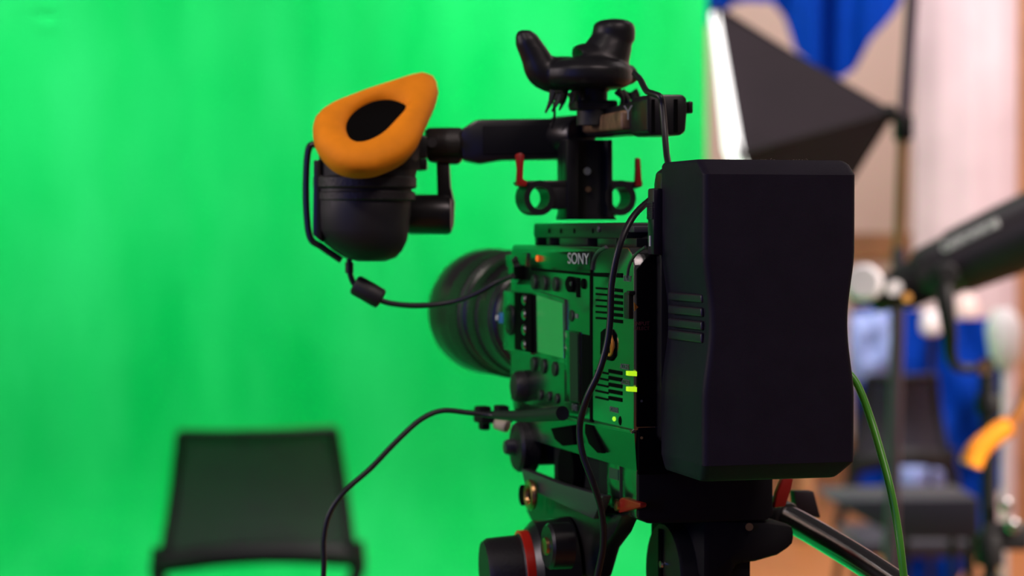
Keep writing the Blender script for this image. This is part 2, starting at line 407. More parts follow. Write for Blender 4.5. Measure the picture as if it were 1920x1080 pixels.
# ---- spotlight on the right with its stand
def spotlight():
    Y = 3.8
    a, b_ = W(1728, 520, Y), W(2010, 398, Y-.1)
    ax = (b_-a).normalized(); L = (b_-a).length
    t = thing('spotlight', 'black barrel shaped studio spotlight with pale lettering, held by a curved yoke', 'studio light', a)
    pxm = Y/F
    part('barrel', 'spot', t, lambda b: lathe(b, a, ax, [(0, 46*pxm), (.012, 53*pxm), (.06, 56*pxm), (.065, 61*pxm), (L*.55, 67*pxm), (L, 71*pxm)], 40))
    part('rear_housing', 'chairframe', t, lambda b: lathe(b, a-ax*.090, ax, [(0, 26*pxm), (.006, 31*pxm), (.03, 34*pxm), (.10, 40*pxm)], 32))
    a_, n_, _ = frame(ax)
    up = Vector((-ax.z, 0, ax.x)).normalized()*1; up = up if up.z > 0 else -up
    # pale lettering along the top of the barrel
    fr = (Vector((0, -1, 0)) - ax*(-ax.y)).normalized()
    def marks(b):
        for i in range(8):
            s = .067 + i*.0125; rr = 61.5*pxm + (67-61)*pxm*(s-.065)/(L*.55-.065)
            ang = .66; c = a + ax*s + up*rr*math.sin(ang) + fr*rr*math.cos(ang); nn = (up*math.sin(ang)+fr*math.cos(ang))
            if i % 3 == 0: ringm(b, c, nn, .0060, .0022, 16, 6)
            else:
                tt = (up*math.cos(ang)-fr*math.sin(ang))
                for d in ((-.003, 0), (.003, 0)): cyl(b, c+ax*d[0]-tt*.008, c+ax*d[0]+tt*.008, .0022, n=6)
                cyl(b, c-ax*.003-tt*.007, c+ax*.003+tt*.007, .0018, n=6)
    part('lettering', 'white', t, marks)
    c1 = W(1775, 515, Y-.09)
    def yoke(b):
        P = [c1+Vector((0, .02, .01)), W(1772, 560, Y-.09), W(1780, 620, Y-.085), W(1783, 668, Y-.05), W(1800, 690, Y-.02), W(1850, 690, Y)]
        tube(b, P, lambda q: .017-.009*min(1, q*1.3), n=12)
    part('yoke', 'chairframe', t, yoke)
    part('tilt_knob', 'chairframe', t, lambda b: lathe(b, c1+Vector((0, .02, 0)), (0, -1, 0), [(0, .020), (.022, .020), (.03, .014)], 20))
    def head(b):
        box(b, W(1655, 556, Y), (.105, .06, .024), .008, Matrix.Rotation(.05, 3, 'Y'))
        box(b, W(1715, 540, Y), (.060, .07, .055), .01, Matrix.Rotation(-.4, 3, 'Y'))
    part('control_box', 'chairframe', t, head)
    part('knob', 'palew', t, lambda b: lathe(b, W(1622, 531, Y-.045), (-.3, -1, .1), [(0, .030), (.018, .030), (.024, .024)], 28))
    part('knob', 'palew', t, lambda b: lathe(b, W(1676, 540, Y-.045), (0, -1, 0), [(0, .013), (.01, .013)], 20))
    part('pilot_lamp', mat('warm_pilot', (.8, .35, .1), .4, emit=(.85, .36, .09), estr=.7), t, lambda b: lathe(b, W(1701, 558, Y-.05), (0, -1, 0), [(0, .0075), (.004, .006)], 20))
    s = thing('light_stand', 'black upright stand pole carrying the spotlight yoke at the right', 'light stand', (W(1852, 900, Y).x, Y, 0))
    p0 = W(1850, 672, Y); q = W(1857, 1080, Y)
    part('pole', 'chairframe', s, lambda b: cyl(b, p0, q, .0125, n=16))
    part('collar', 'chairframe', s, lambda b: cyl(b, W(1853, 740, Y), W(1853, 775, Y), .02, n=18, bev=.002))
    part('collar', 'chairframe', s, lambda b: cyl(b, W(1856, 1000, Y), W(1856, 1060, Y), .022, n=18, bev=.002))
    part('column', 'chairframe', s, lambda b: cyl(b, q, (q.x+.01, Y, .2), .017, n=16))
    part('knob', 'brass', s, lambda b: cyl(b, W(1846, 690, Y-.012), W(1846, 690, Y-.035), .012, n=16))
    for an in (.9, 3.0, 5.1):
        part('leg', 'chairframe', s, lambda b: cyl(b, (q.x+.01, Y, .6), (q.x+.01+.42*math.cos(an), Y+.42*math.sin(an), .024), .011, n=12))
    # chrome fittings clamped on the pole
    for (x, y) in ((1884, 946), (1897, 985)):
        part('bolt', 'chrome', s, lambda b: (lathe(b, W(x, y, Y-.01), (0, -1, 0), [(0, .011), (.012, .011), (.016, .007)], 20),))
    part('bracket', 'chairframe', s, lambda b: box(b, W(1885, 1005, Y), (.075, .03, .045), .006))
    # orange sleeve
    o = thing('cable', 'thick orange sleeved cable end beside the black stand pole, at the right edge', 'cable', W(1850, 835, Y-.12))
    part('sleeve', 'orangesleeve', o, lambda b: tube(b, [W(1818, 874, Y-.12), W(1832, 845, Y-.12), W(1862, 818, Y-.12), W(1893, 797, Y-.12)], lambda t: .0185*(1-.12*t) if t > .04 else .014, n=18))
    part('cord', mat('brown_cord', (.35, .13, .03), .5), o, lambda b: tube(b, [W(1888, 800, Y-.12), W(1905, 778, Y-.12), W(1925, 738, Y-.12), W(1960, 690, Y-.12)], .0085, n=14))
spotlight()

# ---- blue cloth low on the right, its lit areas laid on as paler patches
def cloth_heap(name, m, outline, Y, amp, base):
    bm = NB()
    xs0, xs1 = min(p[0] for p in outline), max(p[0] for p in outline)
    ys = lambda x, lo: [a[1]+(b[1]-a[1])*(x-a[0])/(b[0]-a[0]) for a, b in zip(outline, outline[1:]+outline[:1]) if min(a[0], b[0]) <= x <= max(a[0], b[0]) and a[0] != b[0]]
    cols = []
    N = 44
    for i in range(N+1):
        x = xs0+(xs1-xs0)*(i/N)*.998+.1; yy = ys(x, 0); y0, y1 = min(yy), max(yy)
        col = []
        for k in range(25):
            y = y0+(y1-y0)*k/24; p = W(x, y, Y)
            e = min(i/N, 1-i/N, k/24, 1-k/24)
            d = amp*(math.sin(x*.035+y*.022) + .6*math.sin(x*.07-y*.03+1) + .35*math.sin(y*.06+x*.1)) - amp*2.2*min(1, e*4)
            col.append(p+Vector((0, d, 0)))
        cols.append(col)
    loft(bm, cols, closed=False, cap=False)
    bmesh.ops.solidify(bm, geom=list(bm.faces), thickness=-.012)
    return finish(bm, name, m, base=base, sharp=80)
Yb = 8.6
heap = cloth_heap('draped_cloth', 'blue', [(1595, 575), (1650, 570), (1720, 580), (1790, 600), (1840, 596), (1868, 600), (1885, 700), (1878, 900), (1800, 1080), (1690, 1162), (1600, 900)], Yb, .035, W(1740, 1162, Yb))
tag(heap, 'crumpled royal blue cloth with brightly lit patches, draped behind the dark office chair', 'cloth')
for ol in ([(1592, 590), (1668, 582), (1672, 700), (1600, 720), (1594, 700)], [(1680, 872), (1740, 862), (1772, 880), (1768, 925), (1690, 930)]):  # paler sheets stand for light falling on the blue cloth
    pc_ = cloth_heap('lit_patch', 'litblue', ol, Yb-.35, .02, W(1740, 1162, Yb)); pc_.parent = heap; pc_.location = (0, 0, 0); pc_['label'] = 'brightly lit patch of the blue cloth'
def small_lamp_or_pot(label, x, y, Y, r, m):
    c = W(x, y, Y); t = thing('lamp', label, 'lamp', (c.x, Y, 0))
    part('lamp_shade', m, t, lambda b: lathe(b, c-Vector((0, 0, r*1.1)), (0, 0, 1), [(0, r*.5), (r*.3, r*.9), (r*1.2, r), (r*2.0, r*.7), (r*2.2, r*.4)], 28))
    part('pole', 'chairframe', t, lambda b: cyl(b, (c.x, Y, .01), c-Vector((0, 0, r)), .009, n=14))
    part('foot', 'chairframe', t, lambda b: lathe(b, (c.x, Y, 0), (0, 0, 1), [(0, .11), (.012, .11), (.02, .02)], 28))
small_lamp_or_pot('small round white lamp in front of the blue cloth, left of the spotlight yoke', 1746, 606, Yb-.5, .038, 'palew')
small_lamp_or_pot('small beige pot showing over the blue cloth right under the spotlight barrel', 1815, 578, Yb+.3, .042, 'wall')  # a pot; pole and foot added to hold it up
bo = thing('floor_lamp', 'tall white rounded lamp at the right edge below the spotlight', 'lamp', (W(1884, 680, 5.9).x, 5.9, 0))
part('lamp_shade', 'palew', bo, lambda b: lathe(b, W(1886, 690, 5.9), (-.05, 0, 1), [(0, .022), (.03, .040), (.10, .046), (.13, .036), (.15, .02)], 24))
part('pole', 'palew', bo, lambda b: cyl(b, (W(1884, 680, 5.9).x, 5.9, .01), W(1886, 692, 5.9), .010, n=14))
part('foot', 'palew', bo, lambda b: lathe(b, (W(1884, 680, 5.9).x, 5.9, 0), (0, 0, 1), [(0, .12), (.012, .12), (.02, .02)], 28))

# ---- office chairs
def chair(label, fpx, Y, seat_px=None, full_back=None):
    """fpx: four corners of the backrest (tl, tr, br, bl) in the photo at distance Y"""
    tl, tr, br, bl = [W(x, y, Y) for x, y in fpx]
    mid = (bl+br)/2; base = Vector((mid.x, Y, 0))
    t = thing('office_chair', label, 'chair', base, group=None)
    def back(b):
        cols = []
        for i in range(15):
            s = i/14; col = []
            for k in range(11):
                q = k/10; p = tl.lerp(tr, s).lerp(bl.lerp(br, s), q)
                p = p + Vector((0, -.055*math.sin(math.pi*s)+.03*math.sin(math.pi*q), .020*math.sin(math.pi*s)*q))
                col.append(p)
            cols.append(col)
        loft(b, cols, closed=False, cap=False); bmesh.ops.solidify(b, geom=list(b.faces), thickness=-.012)
    part('backrest', 'chairnet', t, back, sharp=80)
    def edge(p, q, sagy, sagz=0): return [p.lerp(q, k/8)+Vector((0, -.055*sagy*math.sin(math.pi*k/8), sagz*math.sin(math.pi*k/8))) for k in range(9)]
    def fr(b):
        tube(b, edge(tl, tr, 1), .010, k=2, n=10)
        tube(b, [tl, tl.lerp(bl, .5)+Vector((0, .03, 0)), bl], .013, n=10); tube(b, [tr, tr.lerp(br, .5)+Vector((0, .03, 0)), br], .013, n=10)
    part('back_frame', 'chairframe', t, fr)
    part('lower_rail', 'chairframe', t, lambda b: tube(b, edge(bl+Vector((0, 0, -.006)), br+Vector((0, 0, -.006)), 1, .026), .030, k=2, n=12))
    seat_z = .40
    part('seat', 'chairmesh', t, lambda b: box(b, (mid.x, Y-.26, seat_z), (.44, .42, .06), .022, seg=3))
    for s, p in ((-1, bl), (1, br)):
        part('upright', 'chairframe', t, lambda b: tube(b, [p+Vector((s*.004, 0, .035)), p+Vector((s*.012, 0, -.05)), Vector((mid.x+s*.22, Y-.02, seat_z))], lambda q: .028-.012*q, n=12))
    for sx in (-1, 1):
        for sy in (0, 1):
            part('leg', 'chairframe', t, lambda b: cyl(b, (mid.x+sx*.20, Y-.06-.32*sy, seat_z-.02), (mid.x+sx*.25, Y+.02-.46*sy, 0.0125 if base.x < 0 else 0), .012, n=12))
    return t
chair('black office chair with a mesh backrest, standing alone before the green screen', [(338, 812), (627, 805), (661, 1040), (306, 1052)], 6.4)
chair('dark office chair behind the green cable, blue cloth around it', [(1628, 706), (1752, 704), (1776, 862), (1604, 868)], 7.8)
# dark equipment case / bench in front of the second chair
def bench():
    Y = 5.6
    t = thing('table', 'low dark table top with a wedge shaped end behind the green cable', 'table', (W(1710, 1000, Y).x, Y, 0))
    p = [W(1556, 938, Y), W(1836, 934, Y), W(1838, 1012, Y), W(1700, 1012, Y), W(1640, 985, Y)]
    part('top', 'chairmesh', t, lambda b: prism(b, p, (0, .30, 0), .006))
    for x in (1700, 1826):
        for dy in (.03, .27):
            q = W(x, 1010, Y)
            part('leg', 'chairframe', t, lambda b: cyl(b, (q.x, Y+dy, q.z+.01), (q.x, Y+dy, 0), .010, n=12))
bench()
# thin dark pole in front of the blue cloth and a brown post on the wood floor
for (x, y0, r, m, nm, lb, Y) in ((1512, 872, .022, 'woodtrim', 'post', 'short brown wooden post standing on the wood floor under the battery', 10.5),):
    bm = NB(); p = W(x, y0, Y); cyl(bm, p, (p.x, Y, 0), r*1.6, n=18, bev=.003)
    tag(finish(bm, nm, m, base=(p.x, Y, 0)), lb, 'post')

# ================================================================== THE CAMERA RIG
# ---- battery
BW = .0850
def battery():
    top, bot = R(1400, 298).z, R(1400, 905).z
    t = thing('camera_battery', 'large black block battery with a waisted outline, on the rear of the film camera', 'battery', (BW/2, .035, bot), rig=True)
    H = top-bot
    def prof(w):
        """inset of both sides and rear setback at height w"""
        y = (top-w)/H; px = y*607+298
        ins = 0
        if 470 < px < 745:
            q = (px-470)/(745-470); ins = .0038*math.sin(math.pi*q)**1.6
        rc = 0
        if px < 326: rc = .010*((326-px)/28)**1.0
        if px > 872: rc = .010*((px-872)/33)
        side = 0
        if px < 306: side = .0020*((306-px)/8)
        if px > 872: side = .0062*((px-872)/33)
        return ins, rc, side
    ws = [top, top-.0004, top-.0012, top-.0024, top-.0045, top-.0070, top-.0079, top-.0086, top-.010] + \
         [top-.014-(H-.030)*i/44 for i in range(45)] + [bot+.0102, bot+.0092, bot+.0084, bot+.006, bot+.003, bot+.001, bot+.0003, bot]
    def section(w, e=0):
        ins, rc, side = prof(w)
        uL, uR = ins+side*.4, BW-ins-side
        vr = rc; vf = .071; r = .0038
        tp = 0.0025       # side walls open slightly towards the rear
        P = []
        def arc(cx, cy, a0, a1, rr):
            for i in range(6):
                a = math.radians(a0+(a1-a0)*i/5); P.append(Vector((cx+rr*math.cos(a), cy+rr*math.sin(a), w)))
        arc(uL+r, vr+r, 180, 270, r); arc(uR-r, vr+r, 270, 360, r)
        arc(uR-.002, vf-.002, 0, 90, .002); arc(uL+tp+.001, vf-.001, 90, 180, .001)
        c = Vector((BW/2, .04, w))
        if e: P = [c + (p-c)*(1-e) for p in P]
        return P
    def shell(b):
        R0 = [section(top, .03)] + [section(ws[1], .012), section(ws[2], .003)] + [section(x) for x in ws[3:-3]] + [section(ws[-3], .004), section(ws[-2], .015), section(ws[-1], .04)]
        loft(b, R0)
    part('shell', 'batt', t, shell, sharp=26)
    # front plate, one step smaller
    y0, y1 = top-.0015, bot+.006
    def plate(b):
        P = [Vector((.0025, .0712, y1+.012)), Vector((.0025, .0712, y0-.010)), Vector((.0035, .0712, y0-.004)), Vector((.009, .0712, y0)), Vector((BW-.004, .0712, y0)), Vector((BW-.004, .0712, y1)), Vector((.012, .0712, y1))]
        prism(b, P, (0, .012, 0), .0010)
    part('mount_plate', 'metal', t, plate)
    # latch slider with ridges on the left
    a, c = S(1232, 353, .000), S(1232, 478, .000)
    la = thing  # noqa
    def latch(b):
        box(b, (.0005, .0745, (a.z+c.z)/2), (.006, .0100, a.z-c.z), .0012)
        n = 7
        for i in range(n):
            z = a.z-.008-(a.z-c.z-.028)*i/(n-1)
            box(b, (-.0024, .0745, z), (.0014, .0090, .0016), .0004)
    lo = part('release_slider', 'batt_side', t, latch)
    m1, m2 = S(1232, 442, -.0026), S(1232, 462, -.0026)
    part('white_mark', 'white', lo, lambda b: box(b, (-.0026, .0745, (m1.z+m2.z)/2), (.0006, .0022, m1.z-m2.z)))
    # four ribs on the left flank
    for i, (yy0, yy1) in enumerate(((552, 571), (577, 597), (602, 622), (624, 646))):
        z0, z1 = S(1300, yy0, .003).z, S(1300, yy1, .003).z
        part('grip_rib', 'batt_side', t, lambda b: prism(b, [Vector((.0022, .010, z0+.0004)), Vector((.0022, .010, z1+.0012)), Vector((.0022, .060, z1+.0012)), Vector((.0022, .060, z0+.0004))], (.004, 0, 0), .0011, 3))
    def dust(b):
        random.seed(5)
        for i in range(46):
            x = random.choice([.012, .018, .02, .028, .034, .04, .05, .06])+random.gauss(0, .004); x = min(max(x, .008), .078)
            z = top-.0001; s = random.uniform(.0001, .00028)
            p = Vector((x, random.uniform(.013, .03), z))
            tube(b, [p, p+Vector((random.uniform(-.0005, .0005), 0, s*1.5)), p+Vector((random.uniform(-.0009, .0009), 0, s*random.uniform(1.5, 4)))], .00006, k=2, n=4)
    d = part('dust', 'dust', t, dust); d['kind'] = 'stuff'
    return t
battery()

# ---- film camera body
BT = S(1100, 462).z
def camera_body():
    back = .0800
    base = Vector((.035, .19, R(1300, 980, .10).z))
    t = thing('film_camera', 'black digital film camera seen from behind its left side, with round lens and many buttons', 'camera', base, rig=True)
    zlow = lambda x: None
    fr = S(957, 600).y
    zt = BT; zb = S(1190, 808).z
    # main block
    def main(b):
        P = [Vector((U0, back, zb)), Vector((U0, back, zt-.010)), Vector((U0, back+.004, zt-.003)), Vector((U0, back+.010, zt)),
             Vector((U0, fr-.006, zt)), Vector((U0, fr-.001, zt-.004)), Vector((U0, fr, zt-.012)), Vector((U0, fr, zb))]
        prism(b, P, UX*.088, .0009)
    part('housing', 'body', t, main)
    # lower flank curving in under the body
    zbb = S(1214, 882, U0+.012).z
    def lower(b):
        rings = []
        for k in range(9):
            s = k/8; u = U0 + .0004 + .003*s; z = zb + .0005 + (zbb-zb)*s
            v0 = back + .0005 + (.004*s)
            v1 = fr-.004-.012*s**3
            rings.append([Vector((u, v0, z)), Vector((u, v1, z)), Vector((.078-.006*s, v1, z)), Vector((.078-.006*s, v0, z))])
        loft(b, rings)
    part('lower_flank', 'body', t, lower, sharp=50)
    # rear panel bits
    def rear(b):
        prism(b, [Vector((U0+.0015, back-.0015, zb+.002)), Vector((U0+.0015, back-.0015, zt-.012)), Vector((.0, back-.0015, zt-.003)), Vector((.074, back-.0015, zt-.003)), Vector((.074, back-.0015, zb+.002))], (0, .003, 0), .0005)
        box(b, (.034, back-.0002, (zb+zbb)/2), (.083, .003, zb-zbb+.002), .0006)
    part('rear_panel', 'recess', t, rear)
    part('screw', 'greym', t, lambda b: (cyl(b, R(1203, 752, back-.001), R(1203, 752, back-.0024), .0007, n=12),))
    part('screw', 'brass', t, lambda b: (cyl(b, R(1203, 821, back-.001), R(1203, 821, back-.0024), .0008, n=12),))
    part('arrow_mark', 'port', t, lambda b: rslab(b, [(1189, 567), (1197, 576), (1190, 583)], back-.0019, .0005))
    part('latch', 'body2', t, lambda b: (box(b, S(1180, 573, U0-.0005)+Vector((0, 0, 0)), (.004, .009, .0145), .0010), box(b, S(1183, 549, U0-.001), (.004, .0045, .0022), .0006)))
    # top strip with name
    def strip(b):
        sslab(b, [(998, 473), (1110, 471), (1110, 512), (998, 502)], t=.001, bev=.0003, out=.0012)
    part('name_strip', 'gloss', t, strip)
    part('groove', 'recess', t, lambda b: sslab(b, [(998, 502), (1110, 511), (1110, 517), (998, 507)], t=.001, out=.0006))
    part('groove', 'recess', t, lambda b: sslab(b, [(1112, 511), (1168, 512), (1168, 521), (1112, 518)], t=.001, out=.0006))
    letters('lettering', 'SONY', 'logoprint', t, S(1084, 486, U0-.0017), -VX, WX, .0092, wide=1.65)
    part('tally_lamp', 'ledo', t, lambda b: sdisc(b, 1012, 484.5, 6, out=.0022, sx=1.0))
    # front cap, dial
    part('front_cap', 'body', t, lambda b: (sdisc(b, 969, 506, 27, out=.004, t=.01, bev=.003), sslab(b, [(950, 478), (990, 474), (988, 500), (952, 500)], out=.001, bev=.0005)))
    part('socket', 'recess', t, lambda b: sslab(b, [(975, 500), (983, 499), (984, 524), (976, 524)], out=.0045, t=.001, bev=.0006))
    part('front_panel', 'body', t, lambda b: sslab(b, [(950, 545), (1000, 552), (1002, 665), (950, 655)], out=.0025, t=.002, bev=.0012))
    part('dial', 'body2', t, lambda b: ringm(b, S(957, 600, U0-.0028), UX, .0085, .0014))
    part('dial', 'metal', t, lambda b: sdisc(b, 1003, 0, 1) if False else lathe(b, S(957, 600, U0-.002), -UX, [(0, .0070), (.0016, .0070), (.0024, .005)], 24))
    # black column with four round buttons
    part('button_column', 'recess', t, lambda b: (sslab(b, [(972, 548), (1004, 552), (1005, 662), (973, 655)], out=.0030, t=.001, bev=.0006)))
    for y in (562, 590, 618, 647):
        part('round_button', 'body', t, lambda b: sdisc(b, 986, y, 10.5, u=U0-.003, out=.0022, bev=.0010))
    # status display
    def lcdf(b): sslab(b, [(1003, 545), (1061, 561), (1063, 682), (1005, 668)], out=.0010, t=.001, bev=.0003)
    dsp = part('display_frame', 'body', t, lcdf)
    part('display', 'lcd', dsp, lambda b: sslab(b, [(1007, 553), (1056, 569), (1058, 672), (1009, 660)], u=U0-.0011, out=.0004, t=.0003))
    # buttons
    def oval(b, x, y, hx, hy, out=.0012):
        c = S(x, y, U0); r = (S(x, y-hy)-c).length; rx = abs((S(x+hx, y)-S(x-hx, y)).y)/2
        lathe(b, c+UX*.001, -UX, [(0, r), (.001+out-.0004, r), (.001+out, r-.0005)], 24, sx=rx/r, sy=1)
    for (x, y) in ((1002, 529), (1021, 531), (1042, 533)):
        part('button', 'body2', t, lambda b: oval(b, x, y, 4.2, 14))
    for (x, y) in ((1001, 683), (1020, 687), (1041, 692)):
        part('button', 'body2', t, lambda b: oval(b, x, y, 4.2, 14))
    for (x, y) in ((1014, 741), (1030, 744), (1045, 748)):
        part('button', 'body2', t, lambda b: oval(b, x, y, 3.2, 10))
    sk = part('jack_socket', 'recess', t, lambda b: oval(b, 1072, 533, 7.5, 15, .002))
    part('jack_pin', 'greym', sk, lambda b: lathe(b, S(1072, 532, U0-.002), -UX, [(0, .0014), (.001, .0012)], 16))
    part('slot', 'recess', t, lambda b: sslab(b, [(1082, 520), (1087, 521), (1087, 558), (1082, 557)], out=.0006, t=.001))
    part('button', 'recess', t, lambda b: oval(b, 1095, 532, 3, 10))
    part('button', 'body2', t, lambda b: oval(b, 1072, 592, 4, 11, .0008))
    part('label_mark', 'dimprint', t, lambda b: sslab(b, [(1079, 588), (1084, 589), (1084, 597), (1079, 596)], out=.0003, t=.0002))
    # memory card door and the dark gap beside it
    dr = part('card_door', 'gloss', t, lambda b: sslab(b, [(1061, 618), (1089, 623), (1090, 760), (1062, 753)], out=.0014, t=.001, bev=.0006))
    part('door_window', 'body2', dr, lambda b: sslab(b, [(1069, 622), (1084, 626), (1085, 754), (1070, 750)], u=U0-.0014, out=.0004, t=.0002))
    part('gap', 'recess', t, lambda b: sslab(b, [(1092, 626), (1107, 629), (1108, 765), (1093, 760)], out=.0006, t=.0008))
    part('seam', 'recess', t, lambda b: sslab(b, [(1107, 490), (1111, 490), (1111, 795), (1107, 793)], out=.0005, t=.0008))
    # rear section panel with ribs and vents
    def vents(b, rows, x0, x1, sl):
        for y, h in rows: sslab(b, [(x0, y), (x1, y+sl), (x1, y+sl+h), (x0, y+h)], out=.0005, t=.0006)
    part('vent', 'recess', t, lambda b: vents(b, [(538+11.2*i, 4.0) for i in range(6)], 1118, 1143, 2))
    part('vent', 'recess', t, lambda b: vents(b, [(540+11.6*i, 6.5) for i in range(6)], 1150, 1168, 2))
    part('vent', 'recess', t, lambda b: vents(b, [(694+12.2*i, 3.5) for i in range(5)], 1117, 1141, 5))
    part('vent', 'recess', t, lambda b: vents(b, [(692+12.6*i, 7.0) for i in range(5)], 1142, 1167, 4.5))
    # orange port
    po = part('port', 'recess', t, lambda b: sslab(b, [(1131, 622), (1138, 616), (1150, 618), (1156, 628), (1156, 668), (1150, 677), (1138, 674), (1130, 664)], out=.0018, t=.001, bev=.0006))
    pc = S(1143, 646, U0-.0018)
    part('port_ring', 'port', po, lambda b: (ringm(b, pc, UX, .0062, .0010, 28, 8, sx=1, sy=.95), box(b, pc+Vector((0, -.0035, -.0005)), (.0016, .0012, .009), .0003), box(b, pc+Vector((0, .003, -.001)), (.0016, .0010, .007), .0003)))
    # lamps
    part('status_lamp', 'ledy', t, lambda b: rslab(b, [(1178, 696), (1194.5, 696.5), (1194.5, 705.5), (1178, 704.5)], back-.0022, .004, .0002))
    part('status_lamp', 'ledy', t, lambda b: rslab(b, [(1178, 725.5), (1194.5, 726), (1194.5, 735), (1178, 734)], back-.0022, .004, .0002))
    part('power_lamp', 'ledg', t, lambda b: oval(b, 1152, 785.5, 2.4, 4.2, .0008))
    part('pin_hole', 'recess', t, lambda b: oval(b, 1163, 789, 3, 9, .0004))
    letters('lettering', 'ACCESS', 'dimprint', t, S(1171, 688, U0-.0003), -VX, WX, .0042)
    letters('lettering', 'ACCESS', 'dimprint', t, S(1172, 717, U0-.0003), -VX, WX, .0042)
    letters('lettering', 'POWER', 'dimprint', t, S(1151, 769, U0-.0003), -VX, WX, .0042)
    letters('lettering', 'TALLY', 'dimprint', t, S(1176, 523, U0-.0003), -VX, WX, .0046)
    letters('lettering', 'EXT', 'dimprint', t, S(1077, 765, U0-.0003), -VX, WX, .0055)
    def rt(b): pass
    letters('lettering', 'INPUT', 'redprint', t, R(1204, 607, back-.0018), UX, WX, .0030)
    letters('lettering', 'SELECT', 'redprint', t, R(1204, 616, back-.0018), UX, WX, .0026)
    # corner plate curve on top rear
    part('corner_rib', 'greym', t, lambda b: tube(b, [S(1110, 505, U0-.0004), S(1113, 487, U0-.0004), S(1122, 472, U0-.0004), S(1136, 463, U0-.0004)], .0010, n=8))
    part('corner_rib', 'greym', t, lambda b: tube(b, [S(1176, 520, U0-.0004), S(1180, 497, U0-.0004), S(1192, 477, U0-.0004), S(1210, 463, U0-.0004)], .0008, n=8))
    # dark knob and recesses low on the side
    part('knob', 'lensband', t, lambda b: lathe(b, S(984, 725, U0+.001), -UX, [(0, .0102), (.0050, .0100), (.0075, .0082), (.0085, .005)], 30))
    part('recess', 'recess', t, lambda b: sslab(b, [(1036, 803), (1076, 797), (1080, 834), (1058, 836), (1044, 824)], u=U0+.0005, out=.0015, t=.001, bev=.0006))
    part('strap_slot', 'recess', t, lambda b: sslab(b, [(1101, 795), (1112, 790), (1119, 812), (1134, 850), (1124, 849), (1108, 832), (1101, 812)], u=U0+.0015, out=.0016, t=.001, bev=.0006))
    part('flank_edge', 'body', t, lambda b: sslab(b, [(1056, 779), (1186, 806), (1188, 813), (1056, 785)], out=.0016, t=.002, bev=.0007))
    # front rosette knob
    ck = S(966, 838, U0-.004)
    part('rosette', 'lensband', t, lambda b: (lathe(b, ck+UX*.012, -UX, [(0, .016), (.010, .016), (.012, .0145), (.013, .006)], 36), lathe(b, ck+UX*.05, -UX, [(0, .012), (.040, .012)], 24)))
    part('rosette_bolt', 'greym', t, lambda b: lathe(b, ck-UX*.001, -UX, [(0, .0055), (.004, .0050), (.006, .0040)], 18))
    part('flank_knob', 'recess', t, lambda b: lathe(b, S(1084, 882, U0+.016), -UX, [(0, .017), (.008, .016)], 36))
    # front clutter: connector bracket ahead of the body
    def clut(b):
        rot = Matrix.Rotation(.1, 3, 'Z')
        box(b, G(925, 782, 1.50), (.022, .016, .007), .0015, rot); box(b, G(905, 770, 1.51), (.009, .010, .006), .0015, rot)
        box(b, G(940, 770, 1.50), (.008, .010, .007), .0015, rot); box(b, G(908, 796, 1.51), (.006, .008, .007), .0015, rot)
    part('connector_bracket', 'black', t, clut)
    part('plug', mat('pale_plug', (.55, .48, .34), .5), t, lambda b: cyl(b, G(930, 792, 1.495), G(952, 800, 1.49), .0042, n=16, bev=.001))
    # bottom block and dovetail plate
    zA, zB = S(1180, 872, .004).z, R(1300, 981, .10).z
    def block(b):
        rslab(b, [(1197, 870), (1450, 866), (1450, 968), (1438, 976), (1215, 982), (1197, 972)], .100, .07, .0012)
    part('base_block', 'black', t, block)
    part('side_block', 'body', t, lambda b: (sslab(b, [(1140, 858), (1164, 866), (1165, 962), (1142, 948)], u=0.0005, out=.001, t=.03, bev=.0008), sslab(b, [(1170, 868), (1196, 876), (1196, 972), (1170, 964)], u=0.0005, out=.001, t=.03, bev=.0008)))
    part('side_label', 'greym', t, lambda b: sslab(b, [(1143, 876), (1160, 881), (1160, 901), (1143, 896)], u=-.0005, out=.0004, t=.0002))
    lv = part('lock_lever', 'red', t, lambda b: (prism(b, [S(1157, 938, -.003), S(1165, 933, -.003), S(1200, 943, -.003), S(1200, 951, -.003), S(1175, 958, -.003), S(1160, 962, -.003)], UX*.004, .0008)))
    part('lever_cap', 'brass', lv, lambda b: lathe(b, S(1159, 947, -.003), -UX, [(0, .0035), (.0016, .0033), (.002, .0015)], 20))
    part('lock_lever', 'red', t, lambda b: prism(b, [R(1470, 895, .12), R(1488, 897, .12), R(1484, 917, .12), R(1473, 950, .12), R(1452, 953, .12), R(1458, 925, .12)], VX*.006, .0008))
    # solid core between the flank and the plate
    part('bottom_core', 'black', t, lambda b: box(b, (.036, .19, (zbb+zB)/2+.004), (.062, .17, abs(zbb-zB)+.006), .002))
    # ---- lens
    lu = .030; lw = S(900, 581, lu).z
    A = Vector((lu, fr-.002, lw))
    def rr(px, v): 
        p = RIG @ Vector((lu, v, lw)); return px*p.y/F
    part('lens_mount', 'metal', t, lambda b: lathe(b, A, VX, [(-.004, .036), (.012, .036), (.014, .034), (.03, .034)], 56))
    L0 = thing  # noqa
    lens = part('lens', 'lensmetal', t, lambda b: lathe(b, A, VX, [(.022, .0335), (.024, .036), (.050, .036), (.052, .0385), (.075, .0385), (.078, .040), (.110, .040), (.112, .0425), (.160, .0425), (.164, .0445), (.192, .0455), (.197, .0448), (.198, .040)], 72))
    def ridges(b, d0, d1, r, n=90):
        for i in range(n):
            a = 2*math.pi*i/n; d = Vector((math.cos(a), 0, math.sin(a)))
            c = A + d*(r+.0002) + VX*((d0+d1)/2); x = d; z = VX; y = z.cross(x)
            box(b, c, (.0016, .0014, d1-d0), 0, Matrix((x, y, z)).transposed())
